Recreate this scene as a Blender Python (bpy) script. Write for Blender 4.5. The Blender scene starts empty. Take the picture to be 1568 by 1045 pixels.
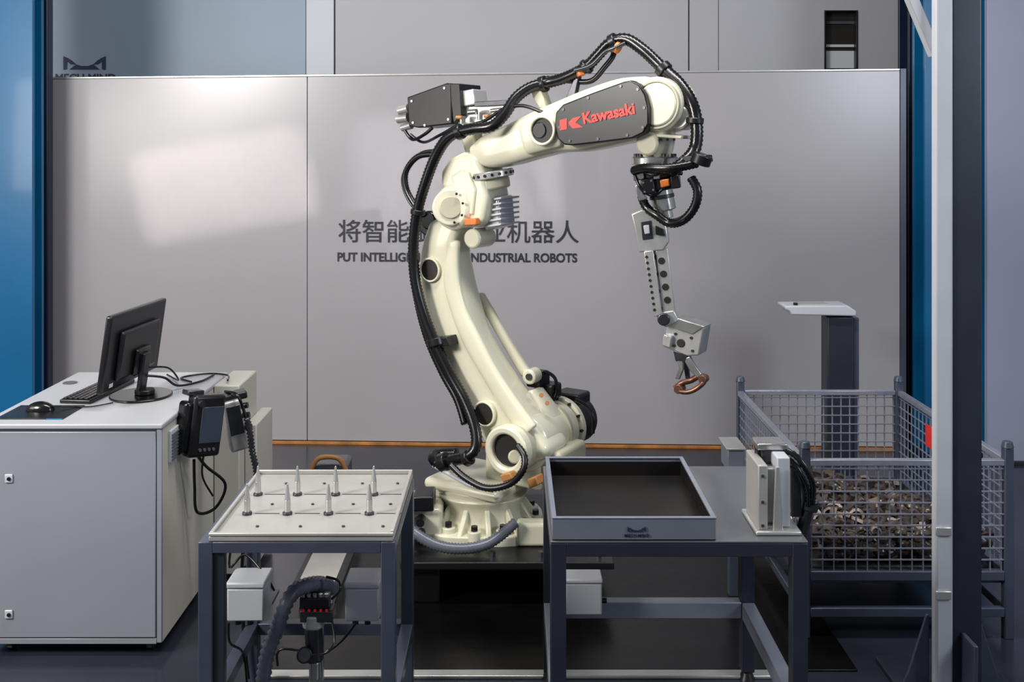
import bpy, bmesh, math, random
from mathutils import Vector, Matrix
random.seed(4)
V=Vector
F=1550.0; CX=784.0; HZ=225.0; H=1.9
def P(px,py,D): return V(((px-CX)*D/F, D, H-(py-HZ)*D/F))
sc=bpy.context.scene
sc.view_settings.view_transform='Standard'
# ---------------------------------------------------------------- materials
def lin(c):
    return tuple(((v/255)/12.92 if v/255<=0.04045 else ((v/255+0.055)/1.055)**2.4) for v in c)+(1,)
def mat(name,rgb,rough=0.5,metal=0.0,var=0.08,scale=6.0,bump=0.0,rgb2=None,coat=0.0,spec=None):
    m=bpy.data.materials.new(name); m.use_nodes=True
    nt=m.node_tree; b=nt.nodes['Principled BSDF']
    tc=nt.nodes.new('ShaderNodeTexCoord')
    nz=nt.nodes.new('ShaderNodeTexNoise'); nz.inputs['Scale'].default_value=scale; nz.inputs['Detail'].default_value=6
    nt.links.new(tc.outputs['Object'],nz.inputs['Vector'])
    cr=nt.nodes.new('ShaderNodeValToRGB')
    c=lin(rgb)
    if rgb2 is None:
        a=tuple(min(1,x*(1-var)) for x in c[:3])+(1,); d=tuple(min(1,x*(1+var)) for x in c[:3])+(1,)
    else: a=c; d=lin(rgb2)
    cr.color_ramp.elements[0].position=0.35; cr.color_ramp.elements[1].position=0.65
    cr.color_ramp.elements[0].color=a; cr.color_ramp.elements[1].color=d
    nt.links.new(nz.outputs['Fac'],cr.inputs[0]); nt.links.new(cr.outputs[0],b.inputs['Base Color'])
    b.inputs['Roughness'].default_value=rough; b.inputs['Metallic'].default_value=metal
    if spec is not None: b.inputs['Specular IOR Level'].default_value=spec
    if coat: b.inputs['Coat Weight'].default_value=coat; b.inputs['Coat Roughness'].default_value=0.08
    if bump:
        bp=nt.nodes.new('ShaderNodeBump'); bp.inputs['Strength'].default_value=bump; bp.inputs['Distance'].default_value=0.01
        nt.links.new(nz.outputs['Fac'],bp.inputs['Height']); nt.links.new(bp.outputs[0],b.inputs['Normal'])
    return m
M=dict(
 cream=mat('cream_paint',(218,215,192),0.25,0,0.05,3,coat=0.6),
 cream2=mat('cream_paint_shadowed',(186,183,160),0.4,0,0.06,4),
 black=mat('black_plastic',(18,18,21),0.33,0,0.2,10),
 blackg=mat('black_gloss',(12,12,14),0.2,0,0.2,10),
 rubber=mat('black_hose',(12,12,14),0.25,0,0.2,20),
 greyhose=mat('grey_conduit',(92,96,108),0.32,0.1,0.1,20),
 steel=mat('brushed_steel',(190,190,188),0.22,0.9,0.12,30),
 dsteel=mat('dark_steel',(80,80,84),0.3,0.85,0.15,20),
 alu=mat('aluminium_plate',(194,194,191),0.3,0.6,0.06,12),
 white=mat('white_plastic',(184,187,194),0.42,0,0.04,5),
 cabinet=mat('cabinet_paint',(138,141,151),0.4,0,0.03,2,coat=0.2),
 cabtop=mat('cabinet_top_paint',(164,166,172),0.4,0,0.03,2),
 cabside=mat('cabinet_paint_lit_side',(182,179,170),0.48,0,0.03,2),  # cabinet grey made lighter and warmer: light on its side put into the colour
 frame=mat('table_frame_paint',(70,76,92),0.33,0.2,0.1,5),
 framed=mat('dark_frame_paint',(46,50,61),0.33,0.2,0.12,5),
 plinth=mat('pedestal_steel',(26,26,30),0.35,0.2,0.15,5),
 plate=mat('table_plate',(170,168,164),0.38,0.25,0.07,7),
 tray=mat('tray_paint',(122,128,142),0.38,0.3,0.06,6),
 trayin=mat('tray_interior',(16,15,16),0.5,0.0,0.3,5,rgb2=(27,22,20),spec=.25),
 grey=mat('grey_top',(104,106,113),0.3,0.4,0.12,3),
 floor=mat('epoxy_floor',(32,34,43),0.22,0,0.2,1.5,rgb2=(44,47,58)),
 mat_=mat('black_floor_mat',(6,6,7),0.25,0,0.3,5,rgb2=(12,11,11),bump=0.35,spec=.25),
 wall=mat('partition_panel',(158,156,161),0.28,0.05,0.04,0.7),
 wallb=mat('upper_wall_bluegrey',(146,162,180),0.5,0,0.03,1),
 wallw=mat('upper_wall_white',(200,204,212),0.5,0,0.03,1),
 wallg=mat('upper_wall_grey',(176,176,182),0.5,0,0.03,1),
 ceil=mat('ceiling_paint',(150,152,156),0.8,0,0.03,1),
 blue=mat('blue_column_paint',(6,94,142),0.33,0,0.1,1.5,coat=0.3),
 navy=mat('navy_column_paint',(12,30,54),0.4,0,0.15,2),
 pale=mat('pale_lilac_panel',(150,154,178),0.4,0,0.03,1),
 orange=mat('orange_plastic',(205,115,50),0.4,0,0.05,8),
 amber=mat('amber_cap',(175,122,70),0.4,0,0.05,8),
 trim=mat('orange_floor_trim',(165,108,48),0.5,0,0.3,9),
 red=mat('red_lettering',(235,45,35),0.4,0,0.03,8),
 ink=mat('dark_lettering',(36,38,46),0.5,0,0.05,8),
 inkb=mat('navy_lettering',(28,42,66),0.5,0,0.05,8),
 rust=mat('rusty_castings',(38,32,30),0.3,0.55,0.3,18,rgb2=(124,110,102)),
 copper=mat('bronze_casting',(96,66,52),0.35,0.7,0.2,20,rgb2=(142,104,86)),
 screen=mat('lcd_screen',(60,68,80),0.08,0,0.1,3),
 wire=mat('galvanised_wire',(150,154,168),0.28,0.5,0.08,20),
 hole=mat('dark_recess',(34,31,28),0.5,0,0.2,8),
 bluep=mat('blue_edge',(30,120,170),0.4),
)
# ---------------------------------------------------------------- mesh helpers
def grp(name,loc):
    e=bpy.data.objects.new(name,None); e.location=loc; e.empty_display_size=0.1
    sc.collection.objects.link(e); return e
def link(ob,parent):
    sc.collection.objects.link(ob)
    if parent is not None:
        ob.parent=parent
        ob.matrix_parent_inverse=Matrix.Translation(parent.location).inverted()
    return ob
def mk(name,bm,m,parent,bevel=0,seg=2,ang=35):
    me=bpy.data.meshes.new(name)
    bmesh.ops.recalc_face_normals(bm,faces=bm.faces)
    bm.to_mesh(me); bm.free()
    for p in me.polygons: p.use_smooth=True
    me.set_sharp_from_angle(angle=math.radians(ang))
    me.materials.append(M[m] if isinstance(m,str) else m)
    ob=bpy.data.objects.new(name,me); link(ob,parent)
    if bevel:
        b=ob.modifiers.new('bevel','BEVEL'); b.width=bevel; b.segments=seg; b.limit_method='ANGLE'; b.angle_limit=math.radians(40)
    return ob
def addbox(bm,x0,x1,y0,y1,z0,z1,mx=None):
    vs=[bm.verts.new(V(c)) for c in [(x0,y0,z0),(x1,y0,z0),(x1,y1,z0),(x0,y1,z0),(x0,y0,z1),(x1,y0,z1),(x1,y1,z1),(x0,y1,z1)]]
    if mx is not None:
        for v in vs: v.co=mx@v.co
    for f in [(0,3,2,1),(4,5,6,7),(0,1,5,4),(1,2,6,5),(2,3,7,6),(3,0,4,7)]: bm.faces.new([vs[i] for i in f])
def box(name,x0,x1,y0,y1,z0,z1,m,parent,bevel=0.004,seg=2,mx=None):
    bm=bmesh.new(); addbox(bm,x0,x1,y0,y1,z0,z1,mx); return mk(name,bm,m,parent,bevel,seg)
def boxes(name,lst,m,parent,bevel=0.003):
    bm=bmesh.new()
    for b in lst: addbox(bm,*b)
    return mk(name,bm,m,parent,bevel)
def rails(x0,x1,y0,y1,z0,z1,w,sides='fblr',ins=.0008,l=None):
    """four rails between corner posts of width w, never overlapping the posts"""
    o=[]; i=ins; l=l or w
    if 'f' in sides: o.append((x0+w,x1-w,y0+i,y0+l-i,z0,z1))
    if 'b' in sides: o.append((x0+w,x1-w,y1-l+i,y1-i,z0,z1))
    if 'l' in sides: o.append((x0+i,x0+l-i,y0+w,y1-w,z0,z1))
    if 'r' in sides: o.append((x1-l+i,x1-i,y0+w,y1-w,z0,z1))
    return o
def posts(x0,x1,y0,y1,z0,z1,w): return [(x,x+w,y,y+w,z0,z1) for x in (x0,x1-w) for y in (y0,y1-w)]
def addcyl(bm,p1,p2,r1,r2=None,seg=24):
    p1=V(p1);p2=V(p2); d=p2-p1; L=d.length
    r2=r1 if r2 is None else r2
    q=d.to_track_quat('Z','Y').to_matrix().to_4x4()
    bmesh.ops.create_cone(bm,cap_ends=True,segments=seg,radius1=r1,radius2=r2,depth=L,matrix=Matrix.Translation((p1+p2)/2)@q)
def cyl(name,p1,p2,r1,m,parent,r2=None,seg=32,bevel=0.0):
    bm=bmesh.new(); addcyl(bm,p1,p2,r1,r2,seg); return mk(name,bm,m,parent,bevel)
def cyls(name,lst,m,parent,seg=16,bevel=0):
    bm=bmesh.new()
    for c in lst: addcyl(bm,c[0],c[1],c[2],c[3] if len(c)>3 else None,seg)
    return mk(name,bm,m,parent,bevel)
def annulus(name,c,d,ro,ri,h,m,parent,seg=40,bevel=.004):
    """ring with a real bore: axis d, from c to c+d*h"""
    d=d.normalized(); q=d.to_track_quat('Z','Y'); bm=bmesh.new(); rows=[]
    for r,z in ((ro,0),(ro,h),(ri,h),(ri,0)):
        rows.append([bm.verts.new(c+d*z+q@V((math.cos(2*math.pi*k/seg)*r,math.sin(2*math.pi*k/seg)*r,0))) for k in range(seg)])
    for a in range(4):
        b=(a+1)%4
        for k in range(seg): bm.faces.new([rows[a][k],rows[a][(k+1)%seg],rows[b][(k+1)%seg],rows[b][k]])
    return mk(name,bm,m,parent,bevel)
def cat(pts,sub):
    out=[]; n=len(pts)
    for i in range(n-1):
        p0=pts[max(i-1,0)];p1=pts[i];p2=pts[i+1];p3=pts[min(i+2,n-1)]
        for k in range(sub):
            t=k/sub
            out.append(0.5*((2*p1)+(p2-p0)*t+(2*p0-5*p1+4*p2-p3)*t*t+(3*p1-p0-3*p2+p3)*t**3))
    out.append(pts[-1].copy()); return out
def tube(name,pts,r,m,parent,ridge=0.0,pitch=0.014,seg=12,sub=10):
    pts=[V(p) for p in pts]
    d=cat(pts,sub) if len(pts)>2 else pts
    L=[0]
    for i in range(1,len(d)): L.append(L[-1]+(d[i]-d[i-1]).length)
    tot=L[-1]; step=pitch/2 if ridge else max(r*1.2,0.012)
    n=max(2,int(tot/step)); s=[]; j=0
    for i in range(n+1):
        t=tot*i/n
        while j<len(L)-2 and L[j+1]<t: j+=1
        a=(t-L[j])/max(1e-9,L[j+1]-L[j]); s.append(d[j].lerp(d[j+1],min(1,a)))
    bm=bmesh.new(); prev=None; nrm=None
    for i,p in enumerate(s):
        tg=(s[min(i+1,n)]-s[max(i-1,0)]).normalized()
        if nrm is None: nrm=tg.orthogonal().normalized()
        nrm=(nrm-tg*nrm.dot(tg)).normalized(); bn=tg.cross(nrm)
        rr=r+(ridge if i%2 else -ridge)
        ring=[bm.verts.new(p+(nrm*math.cos(2*math.pi*k/seg)+bn*math.sin(2*math.pi*k/seg))*rr) for k in range(seg)]
        if prev:
            for k in range(seg): bm.faces.new([prev[k],prev[(k+1)%seg],ring[(k+1)%seg],ring[k]])
        else: bm.faces.new(ring[::-1])
        prev=ring
    bm.faces.new(prev)
    return mk(name,bm,m,parent,ang=80)
def loft(name,secs,m,parent,n=32,e=3.0,sub=5,cap=0.4):
    C=cat([s[0] for s in secs],sub);U=cat([s[1] for s in secs],sub);W=cat([s[2] for s in secs],sub)
    R=list(zip(C,U,W))
    def ends(a,b):
        d=(a[0]-b[0]).normalized(); r=min(a[1].length,a[2].length)*cap; o=[]
        for t in (25,50,70,84):
            t=math.radians(t); k=1-cap*(1-math.cos(t)); o.append((a[0]+d*r*math.sin(t),a[1]*k,a[2]*k))
        return o
    if cap: R=ends(R[0],R[1])[::-1]+R+ends(R[-1],R[-2])
    bm=bmesh.new(); prev=None
    def se(v): return math.copysign(abs(v)**(2/e),v)
    for c,u,w in R:
        ring=[bm.verts.new(c+u*se(math.cos(2*math.pi*k/n))+w*se(math.sin(2*math.pi*k/n))) for k in range(n)]
        if prev:
            for k in range(n): bm.faces.new([prev[k],prev[(k+1)%n],ring[(k+1)%n],ring[k]])
        else: bm.faces.new(ring[::-1])
        prev=ring
    bm.faces.new(prev)
    return mk(name,bm,m,parent,ang=50)
class Plane:
    """a vertical measuring plane in the room, normal n pointing away from the viewer side"""
    def __init__(s,x0,y0,deg):
        a=math.radians(deg); s.n=V((math.sin(a),math.cos(a),0)); s.t=V((math.cos(a),-math.sin(a),0)); s.k=x0*s.n.x+y0*s.n.y
    def __call__(s,px,py,off=0.0):
        D=(s.k+off)/(((px-CX)/F)*s.n.x+s.n.y); return P(px,py,D)
def prism(name,pts,off0,off1,m,parent,pl,bevel=0.006,seg=3):
    bm=bmesh.new()
    a=[bm.verts.new(pl(x,y,off0)) for x,y in pts]
    b=[bm.verts.new(v.co+pl.n*(off1-off0)) for v in a]
    bm.faces.new(a); bm.faces.new(b[::-1])
    for i in range(len(a)):
        j=(i+1)%len(a); bm.faces.new([a[i],b[i],b[j],a[j]])
    return mk(name,bm,m,parent,bevel,seg)
def text(name,s,p_left,xdir,zn,width,m,parent,extrude=0.001,bold=0.0,hscale=1.0):
    cu=bpy.data.curves.new(name,'FONT'); cu.body=s; cu.size=1; cu.extrude=0.0; cu.offset=bold
    ob=bpy.data.objects.new(name,cu); sc.collection.objects.link(ob)
    bpy.context.view_layer.update()
    w=max(ob.dimensions.x,0.01); k=width/w
    x=xdir.normalized(); z=zn.normalized(); y=z.cross(x)
    mx=Matrix((x,y,z)).transposed().to_4x4()
    ob.matrix_world=Matrix.Translation(p_left)@mx@Matrix.Diagonal((k,k*hscale,k,1))
    cu.extrude=extrude/k
    cu.materials.append(M[m])
    bpy.context.view_layer.update()
    if parent:
        mw=ob.matrix_world.copy(); ob.parent=parent; ob.matrix_parent_inverse=Matrix.Translation(parent.location).inverted(); ob.matrix_world=mw
    return ob
# ---------------------------------------------------------------- camera
cam=bpy.data.cameras.new('camera'); co=bpy.data.objects.new('camera',cam); sc.collection.objects.link(co)
co.location=(0,0,H); co.rotation_euler=(math.pi/2,0,0)
cam.sensor_width=36; cam.lens=36*F/1568; cam.shift_y=-(522.6-HZ)/1568; cam.clip_end=60
sc.camera=co
# ---------------------------------------------------------------- room shell
box('floor',-4.6,4.6,-1.0,8.0,-0.1,0,'floor',None,0)
box('ceiling',-4.6,4.6,-1.0,8.0,4.6,4.7,'ceil',None,0)
box('wall_left',-4.7,-4.6,-1.0,8.0,0,4.6,'wallg',None,0)
box('wall_right',4.6,4.7,-1.0,8.0,0,4.6,'wallg',None,0)
wb=grp('wall_back',(0,7.9,0))
Dw=7.8
def X8(px): return (px-CX)*Dw/F
def Z8(py): return H-(py-HZ)*Dw/F
wx0,wx1,wz0,wz1=X8(1262),X8(1313),Z8(107),Z8(16)
boxes('panel_left',[(-4.6,X8(468),Dw,Dw+.1,0,4.6)],'wallb',wb,0.003)
boxes('panel_strip',[(X8(468)+.004,X8(511),Dw,Dw+.1,0,4.6)],'wallw',wb,0.003)
boxes('panel_middle',[(X8(511)+.012,X8(1054),Dw,Dw+.1,0,4.6),(X8(1054)+.01,X8(1100),Dw,Dw+.1,0,4.6)],'wallg',wb,0.003)
boxes('panel_right',[(X8(1100)+.004,wx0,Dw,Dw+.1,0,4.6),(wx1,4.6,Dw,Dw+.1,0,4.6),(wx0,wx1,Dw,Dw+.1,0,wz0),(wx0,wx1,Dw,Dw+.1,wz1,4.6)],'wallg',wb,0)
boxes('panel_backing',[(-4.6,wx0,Dw+.1,Dw+.12,0,4.6)],'wallg',wb,0)
wn=grp('window_1',((wx0+wx1)/2,Dw,wz0))
t=.012
boxes('frame',[(wx0,wx0+t,Dw-.01,Dw+.06,wz0,wz1),(wx1-t,wx1,Dw-.01,Dw+.06,wz0,wz1),(wx0+t,wx1-t,Dw-.009,Dw+.06,wz0,wz0+t),(wx0+t,wx1-t,Dw-.009,Dw+.06,wz1-t,wz1)],'black',wn,0.002)
boxes('pane_dark',[(wx0,wx1,Dw+.06,Dw+.07,wz0,wz1)],'hole',wn,0)
boxes('blind',[(wx0+t,wx1-t,Dw+.045,Dw+.055,wz0+t,wz0+.15),(wx0+t,wx1-t,Dw+.045,Dw+.055,wz0+.18,wz0+.2)],'wallw',wn,0)
boxes('blind_rail',[(wx0+t,wx1-t,Dw+.045,Dw+.055,wz0+.36,wz0+.38)],'grey',wn,0)
def logo(par,x0,x1,y0,y1,D,m):
    def q(a,b): return P(x0+(x1-x0)*a,y0+(y1-y0)*b,D)
    polys=[[(0,0),(.09,.12),(.09,.95),(0,1)],[(1,0),(.91,.12),(.91,.95),(1,1)],
           [(.09,.12),(.2,.32),(.3,.62),(.18,.6),(.09,.4)],[(.91,.12),(.8,.32),(.7,.62),(.82,.6),(.91,.4)],
           [(.14,.98),(.3,.6),(.42,.72),(.4,.98)],[(.86,.98),(.7,.6),(.58,.72),(.6,.98)],[(.42,.72),(.58,.72),(.6,.98),(.4,.98)]]
    bm=bmesh.new()
    for po in polys:
        vs=[bm.verts.new(q(*c)) for c in po]; bm.faces.new(vs)
        bk=[bm.verts.new(v.co+V((0,.002,0))) for v in vs]; bm.faces.new(bk[::-1])
        for i in range(len(vs)):
            j=(i+1)%len(vs); bm.faces.new([vs[i],bk[i],bk[j],vs[j]])
    mk('emblem',bm,m,par)
lg=grp('wall_logo',P(130,100,Dw-.01))
logo(lg,97,162,86,107,Dw-.006,'inkb')
text('lettering','MECH MIND',P(84,125,Dw-.006),V((1,0,0)),V((0,-1,0)),92*Dw/F,'inkb',lg,bold=0.02)
# partition
pa=math.degrees(math.atan2(6.54-6.33,(1388-784)*6.33/F+(784-82)*6.54/F))
WP=Plane((82-784)*6.54/F,6.54,pa)
part=grp('wall_partition',(0,6.44,0))
def wpt(px,off):
    p=WP(px,400,off); p.z=0; return p
ZL,ZR=2.338,2.378
def zrail(x):
    xl,xr=wpt(82,0).x,wpt(1388,0).x; return ZL+(ZR-ZL)*(x-xl)/(xr-xl)
def wbox(name,px0,px1,o0,o1,z0,z1,m,par,bevel=0.002):
    """box standing on the partition line; z0/z1 None follow the slightly sloping head rail"""
    bm=bmesh.new()
    q=[wpt(px0,o0),wpt(px1,o0)]
    q+= [q[1]+WP.n*(o1-o0),q[0]+WP.n*(o1-o0)]
    def zb(a): return zrail(a.x) if z0 is None else z0
    def ztp(a):
        if z0 is None: return zrail(a.x)+z1
        return zrail(a.x) if z1 is None else z1
    lo=[bm.verts.new((a.x,a.y,zb(a))) for a in q]; hi=[bm.verts.new((a.x,a.y,ztp(a))) for a in q]
    bm.faces.new(lo[::-1]); bm.faces.new(hi)
    for i in range(4):
        j=(i+1)%4; bm.faces.new([lo[i],lo[j],hi[j],hi[i]])
    return mk(name,bm,m,par,bevel)
wbox('panel_1',60,470,0,.05,0.02,None,'wall',part,.003)
wbox('panel_2',470.8,1378,0,.05,0.02,None,'wall',part,.003)
wbox('top_rail',60,1378,-.006,.056,None,.012,'alu',part)
wbox('end_post',1379,1388,-.01,.06,0.0,2.39,'frame',part)
wbox('trim_1',60,1378,-.02,-.002,0.0,0.018,'trim',part)
tA=WP(517,368,-.004); tB=WP(885,368,-.004)
text('slogan_chinese','将智能赋予工业机器人',tA,WP.t,-WP.n,(tB-tA).length,'ink',part,bold=.006)
tA=WP(516,400,-.004); tB=WP(883,400,-.004)
text('slogan_english','PUT INTELLIGENCE INTO INDUSTRIAL ROBOTS',tA,WP.t,-WP.n,(tB-tA).length,'ink',part,bold=0.026,hscale=1.08)
# blue steel columns
def hbeam(name,x0,x1,y0,y1,m1,m2,h=4.6):
    g=grp(name,((x0+x1)/2,(y0+y1)/2,0)); tt=.03
    boxes('flanges',[(x0,x1,y0,y0+tt,0.02,h),(x0,x1,y1-tt,y1,0.02,h)],m1,g,.004)
    xm=(x0+x1)/2
    boxes('web',[(xm-.015,xm+.015,y0+tt,y1-tt,0.02,h)],m2,g,.002)
    boxes('foot_plate',[(x0-.03,x1+.03,y0-.03,y1+.03,0,.02)],m2,g,.002)
    return g
hbeam('steel_column',-3.5,P(50,0,6.15).x,6.15,6.30,'blue','navy')
g=grp('cable_riser',(-2.8,6.4,0)); box('duct',P(40,0,6.36).x,P(82,0,6.44).x,6.36,6.44,0,4.6,'navy',g,.01)
box('duct_cover',P(55,0,6.35).x,P(60,0,6.35).x,6.34,6.36,0,4.6,'blue',g,.004)
hbeam('steel_column',P(1392,0,6.7).x,P(1430,0,6.7).x,6.7,6.9,'navy','navy')
hbeam('steel_column',P(1416,0,6.2).x,P(1512,0,6.2).x,6.2,6.4,'blue','navy')
g=grp('partition_panel',(3.4,6.1,0)); box('sheet',P(1512,0,6.05).x,4.55,6.05,6.09,0.02,4.55,'pale',g,.003)
box('kick_plate',P(1512,0,6.05).x,4.55,6.04,6.10,0,0.02,'framed',g,.002)
# ---------------------------------------------------------------- floor mat & edging
g=grp('floor_mat',(0.2,4.3,0)); box('sheet',-.95,1.25,3.66,5.0,0,.008,'mat_',g,.002)
g=grp('floor_edging',(0,3.62,0)); box('strip',-.95,1.0,3.61,3.655,0,.012,'alu',g,.003)
g=grp('cable_duct',(-.8,4.6,0)); box('trough',-.875,-.735,4.15,4.90,.008,.10,'alu',g,.004); box('lid',-.88,-.73,4.15,4.90,.10,.107,'plate',g,.002)
# ---------------------------------------------------------------- robot pedestal
PZ=.19; RC=V((-.13,4.57,0))
g=grp('robot_pedestal',(RC.x,RC.y,0))
box('top_plate',-.46,.42,4.16,4.98,PZ-.03,PZ,'plinth',g,.004)
boxes('beams',[(-.44,-.30,4.2,4.95,.008,PZ-.03),(.16,.3,4.2,4.95,.008,PZ-.03),(-.30,.16,4.5,4.65,.008,PZ-.03)],'black',g,.004)
cyls('anchor_bolts',[((x,4.22,PZ),(x,4.22,PZ+.022),.013) for x in (-.41,-.08,.12,.36)],'dsteel',g,6)
# ---------------------------------------------------------------- ROBOT
rb=grp('industrial_robot_arm',(RC.x,RC.y,PZ))
A=Plane(RC.x,RC.y,32)
n=A.n
def ring(z,rx,ry=None):
    ry=ry or rx; return (V((RC.x,RC.y,z)),V((rx,0,0)),V((0,ry,0)))
loft('base_flange',[ring(PZ,.27,.25),ring(PZ+.035,.27,.25)],'cream',rb,n=48,e=3.2,cap=0.02)
loft('base_body',[ring(PZ+.03,.215),ring(PZ+.07,.185),ring(PZ+.12,.18),ring(PZ+.165,.205)],'cream',rb,n=48,e=2.2,cap=0.03)
bm=bmesh.new()
for i in range(12):
    a=2*math.pi*i/12+.13
    mx=Matrix.Translation((RC.x,RC.y,0))@Matrix.Rotation(a,4,'Z')
    vs=[(.17,-.012,PZ+.15),(.17,.012,PZ+.15),(.262,.012,PZ+.03),(.262,-.012,PZ+.03),(.17,-.012,PZ+.03),(.17,.012,PZ+.03)]
    w=[bm.verts.new(mx@V(c)) for c in vs]
    for f in [(0,1,2,3),(0,3,4),(1,5,2),(3,2,5,4),(0,4,5,1)]: bm.faces.new([w[k] for k in f])
mk('base_ribs',bm,'cream',rb,.005)
ped=[];bol=[]
for i in range(12):
    a=2*math.pi*i/12+.13+math.pi/12
    c=V((RC.x+math.cos(a)*.238,RC.y+math.sin(a)*.232,0))
    ped.append((c+V((0,0,PZ+.02)),c+V((0,0,PZ+.062)),.033,.029)); bol.append((c+V((0,0,PZ+.062)),c+V((0,0,PZ+.082)),.016))
cyls('bolt_bosses',ped,'cream',rb,20,.003); cyls('base_bolts',bol,'black',rb,6)
box('connector_housing',-.455,-.3,4.36,4.62,PZ+.02,PZ+.15,'cream',rb,.02,4)
box('connector_block',-.425,-.335,4.32,4.46,PZ+.15,PZ+.215,'black',rb,.008)
cyls('connector_plugs',[((-.44+.05*i,4.30,PZ+.05+.06*j),(-.44+.05*i,4.37,PZ+.05+.06*j),.018) for i in range(2) for j in range(2)],'black',rb,16)
box('base_rear_block',.02,.2,4.32,4.4,PZ+.0,PZ+.10,'cream',rb,.015,3)
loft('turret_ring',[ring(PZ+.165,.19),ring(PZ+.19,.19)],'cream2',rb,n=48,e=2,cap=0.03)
def box_in(pc,hw,hd,z0,z1,name,m,bev=.02):
    mx=Matrix.Translation((pc.x,pc.y,0))@Matrix.Rotation(-math.radians(32),4,'Z')
    return box(name,-hw,hw,-hd,hd,z0,z1,m,rb,bev,4,mx)
box_in(RC,.20,.19,PZ+.185,PZ+.235,'turret_deck','cream',.03)
j2=A(779,689,-.17)
def ax(c,o): return c+n*o
annulus('j2_near_hub',ax(j2,-.03),n,.105,.070,.06,'cream',rb,bevel=.010)
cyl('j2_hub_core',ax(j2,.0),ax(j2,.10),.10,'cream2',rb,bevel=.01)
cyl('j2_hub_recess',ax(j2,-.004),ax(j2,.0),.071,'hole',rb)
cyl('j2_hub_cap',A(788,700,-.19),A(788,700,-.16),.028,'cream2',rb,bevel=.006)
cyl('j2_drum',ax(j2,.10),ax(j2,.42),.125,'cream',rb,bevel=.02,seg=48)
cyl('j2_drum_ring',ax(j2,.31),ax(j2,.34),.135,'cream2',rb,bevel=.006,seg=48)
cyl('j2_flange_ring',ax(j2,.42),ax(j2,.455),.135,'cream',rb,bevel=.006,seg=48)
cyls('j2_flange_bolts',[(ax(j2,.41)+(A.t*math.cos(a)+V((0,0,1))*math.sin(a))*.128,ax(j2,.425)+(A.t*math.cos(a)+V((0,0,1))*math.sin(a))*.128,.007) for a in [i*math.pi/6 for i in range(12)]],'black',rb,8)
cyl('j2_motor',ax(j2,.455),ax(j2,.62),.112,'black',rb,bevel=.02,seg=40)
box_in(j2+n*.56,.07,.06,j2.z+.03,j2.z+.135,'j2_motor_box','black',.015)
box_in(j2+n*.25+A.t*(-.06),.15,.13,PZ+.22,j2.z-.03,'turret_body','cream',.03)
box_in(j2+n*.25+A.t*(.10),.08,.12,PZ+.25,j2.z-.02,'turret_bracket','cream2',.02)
def S(lx,ly,rx,ry,hd,off=0.0):
    l=A(lx,ly,off); r=A(rx,ry,off); c=(l+r)/2; u=(r-l)/2
    hx=abs(u.normalized().dot(A.t))
    s=max(.4,(u.length-hd*.62*.75*hx)/u.length)
    return (c,u*s,n*hd)
# lower arm
loft('lower_arm',[S(658,345,726,345,.075),S(647,385,719,378,.085),S(646,430,727,425,.085),S(654,480,738,466,.085),
   S(670,530,752,510,.088),S(697,582,778,555,.09),S(724,632,810,600,.10),S(744,672,845,642,.11),S(765,705,866,672,.11)],'cream',rb,e=5.5,cap=.5,n=64)
loft('lower_arm_spine',[S(684,372,706,372,.02,-.08),S(678,430,706,425,.02,-.083),S(690,480,716,470,.02,-.083),
   S(710,530,736,512,.02,-.085),S(740,582,762,562,.02,-.088),S(770,632,794,610,.022,-.098),S(796,668,822,648,.022,-.105)],'cream',rb,e=2.6,cap=.6)
for nm,x,y,o in (('upper',657,414,-.092),('lower',740,635,-.115)):
    annulus('arm_port_rim_'+nm,A(x,y,o-.010),n,.056,.047,.03,'cream',rb,bevel=.003)
    cyl('arm_port_cover_'+nm,A(x,y,o-.006),A(x,y,o-.006)+n*.02,.048,'hole',rb)
# link rod behind the arm
loft('link_rod',[S(724,452,744,450,.02,.10),S(746,490,764,484,.02,.10),S(772,535,788,526,.02,.10),S(796,576,814,566,.022,.10)],'cream',rb,e=2.5)
cyl('link_rod_eye',A(809,578,.06),A(809,578,.06)+n*.07,.034,'cream',rb,bevel=.008)
cyl('link_rod_pivot',A(809,578,.05),A(809,578,.05)+n*.09,.015,'dsteel',rb)
loft('link_bracket',[S(808,600,832,595,.05,.1),S(815,625,848,615,.06,.1),S(825,650,866,640,.08,.1)],'cream',rb,e=3.5)
for i,(x,y,o) in enumerate([(824,580,.16),(842,598,.2)]):
    c=A(x,y,o); box_in(c,.04,.045,c.z-.035,c.z+.035,'cable_connector_%d'%(i+1),'black',.012)
tube('link_cable',[A(824,572,.14),A(836,570,.16),A(850,580,.18),A(852,602,.18),A(842,622,.16)],.008,'rubber',rb)
tube('link_cable_2',[A(880,612,.2),A(898,622,.22),A(908,640,.22),A(908,664,.22)],.008,'rubber',rb)
cyls('link_caps',[(A(829,606,.02),A(829,606,-.0),.010),(A(838,618,.02),A(838,618,-.0),.010)],'amber',rb)
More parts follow.
